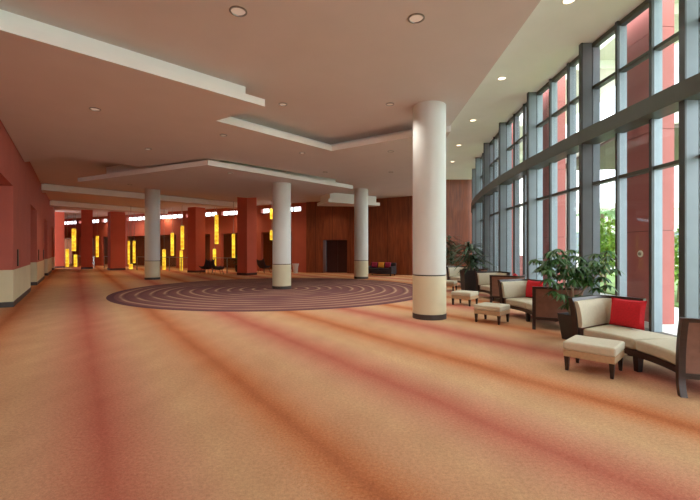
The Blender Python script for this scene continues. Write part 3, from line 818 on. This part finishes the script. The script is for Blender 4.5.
# porte-cochere and building beyond
t = thing('porch_outside', 'low flat porch roof with a white edge beyond the paving', 'porch', kind='structure')
PO = [(8.3, 11.6), (12.6, 11.0), (13.2, 17.2), (9.3, 17.8)]
MB().prism(PO, 5.15, 5.25).build('soffit', M['xgrey'], t, smooth=False)
MB().prism(inset(PO, -.08), 5.25, 5.6).build('edge', M['xwhite'], t, smooth=False)
for x, y in inset(PO, .4): MB().box(x, y, 2.58, .4, .4, 5.14).build('post', M['xwhite'], t, smooth=False)
t = thing('house_outside', 'pale low building beyond the lawn', 'building', kind='structure')
MB().prism([(14, 34), (30, 34), (30, 42), (14, 42)], 0, 5.2).build('wall', M['xwhite'], t, smooth=False)
MB().prism([(13.5, 33.5), (30.5, 33.5), (30.5, 42.5), (13.5, 42.5)], 5.2, 5.6).build('roof', M['xwhite'], t, smooth=False)
for k in range(5): MB().box(16+k*3, 33.98, 2.2, 1.4, .1, 1.8).build('window', M['steel'], t, smooth=False)
MB().prism([(9.6, 17.5), (9.9, 17.4), (10.9, 26), (10.6, 26)], 0, 1.25).build('garden_wall', M['xred'], smooth=False)
bpy.data.objects['garden_wall']['kind'] = 'structure'; tag(bpy.data.objects['garden_wall'], 'low red garden wall outside the far windows', 'wall')

def bush(loc, R, H, n, seed, lab, m='xleaf', group='garden shrubs outside'):
    rnd = random.Random(seed); t = thing('garden_shrub', lab, 'shrub', loc, group=group)
    MB().tube([(0, 0, 0), (.03, 0, H*.5)], .05, .02, 6).build('stem', M['bark'], t)
    q = MB()
    for k in range(n):
        th, ph = rnd.random()*2*PI, math.acos(rnd.uniform(-.75, 1)); rr = rnd.random()**.4
        c = Vector((R*rr*math.sin(ph)*math.cos(th), R*rr*math.sin(ph)*math.sin(th), H*.52+H*.48*rr*math.cos(ph)))
        leafquad(q, c, Vector((rnd.uniform(-1, 1), rnd.uniform(-1, 1), rnd.uniform(-.3, 1))), Vector((0, 0, 1)), rnd.uniform(.14, .3), .1, .3, nseg=2)
    q.build('foliage', M[m], t)
def palm(loc, h, seed, lab):
    rnd = random.Random(seed); t = thing('garden_palm', lab, 'palm', loc, group='garden palms outside')
    MB().tube([(0, 0, 0), (.1, .05, h*.5), (.15, .1, h)], .14, .09, 8).build('trunk', M['bark'], t)
    q = MB()
    for k in range(16):
        a = k*2*PI/16+rnd.random()*.3; e = rnd.uniform(-.1, .9); d = Vector((math.cos(a), math.sin(a), e)).normalized(); L_ = rnd.uniform(1.5, 2.1)
        for s in range(16):
            u = .12+s/16*.88; c = Vector((.15, .1, h))+d*L_*u-Vector((0, 0, .55*L_*u*u))
            sd = Vector((-math.sin(a), math.cos(a), 0))
            for sg in (-1, 1): leafquad(q, c, sd*sg+d*.7+Vector((0, 0, -.3)), Vector((0, 0, 1)), .5*(1.1-u*.6), .05, .4, nseg=2)
    q.build('fronds', M['xleaf2'], t)
bush((9.9, 11.9, 0), .9, 2.3, 800, 1, 'bright green shrub outside beside the dark window post')
bush((11.5, 13.2, 0), .9, 2.5, 800, 2, 'bright green shrub outside behind the broad terracotta pier')
bush((9.75, 15.1, 0), .95, 2.9, 1100, 3, 'tall green shrub outside, seen above the closest settee back')
bush((12.3, 19.3, 0), 1.0, 3.2, 900, 4, 'rounded green shrub outside, under the garden palm')
bush((14.0, 14.2, 0), .9, 2.6, 900, 5, 'large green shrub on the lawn behind the others')
bush((14.8, 22.9, 0), 1.2, 2.6, 900, 6, 'large green shrub far behind the porch roof')
palm((13.6, 21.4, 0), 3.6, 11, 'feathery palm outside behind the porch')
palm((16.6, 25.4, 0), 3.9, 12, 'farther feathery palm outside over the shrubs')
palm((17.0, 17.2, 0), 3.4, 13, 'palm outside beyond the dark window post')

# ------------------------------------------------------------------ world, light, camera
w = bpy.data.worlds.new('overcast_sky'); sc.world = w; w.use_nodes = True
nt = w.node_tree; N, L = nt.nodes, nt.links; bg = N['Background']
tc = N.new('ShaderNodeTexCoord'); nz = N.new('ShaderNodeTexNoise'); nz.inputs['Scale'].default_value = 3; nz.inputs['Detail'].default_value = 5
L.new(tc.outputs['Generated'], nz.inputs['Vector'])
r = N.new('ShaderNodeValToRGB'); r.color_ramp.elements[0].position = .35; r.color_ramp.elements[1].position = .65
r.color_ramp.elements[0].color = lin(206, 222, 236); r.color_ramp.elements[1].color = lin(246, 248, 248)
L.new(nz.outputs['Fac'], r.inputs[0]); L.new(r.outputs[0], bg.inputs[0]); bg.inputs[1].default_value = 1.7

cam = bpy.data.cameras.new('camera'); co = bpy.data.objects.new('camera', cam); C.objects.link(co)
co.location = (0, 0, 1.6); co.rotation_euler = (PI/2, 0, 0)
cam.sensor_width = 36; cam.lens = 36*395/700; cam.clip_end = 300
sc.camera = co
sc.view_settings.view_transform = 'Standard'; sc.view_settings.look = 'None'; sc.view_settings.gamma = 1
sc.view_settings.use_curve_mapping = False
sc.view_settings.exposure = 2.0
sc.cycles.max_bounces = 10; sc.cycles.diffuse_bounces = 6; sc.cycles.transparent_max_bounces = 16
sc.cycles.sample_clamp_indirect = 8
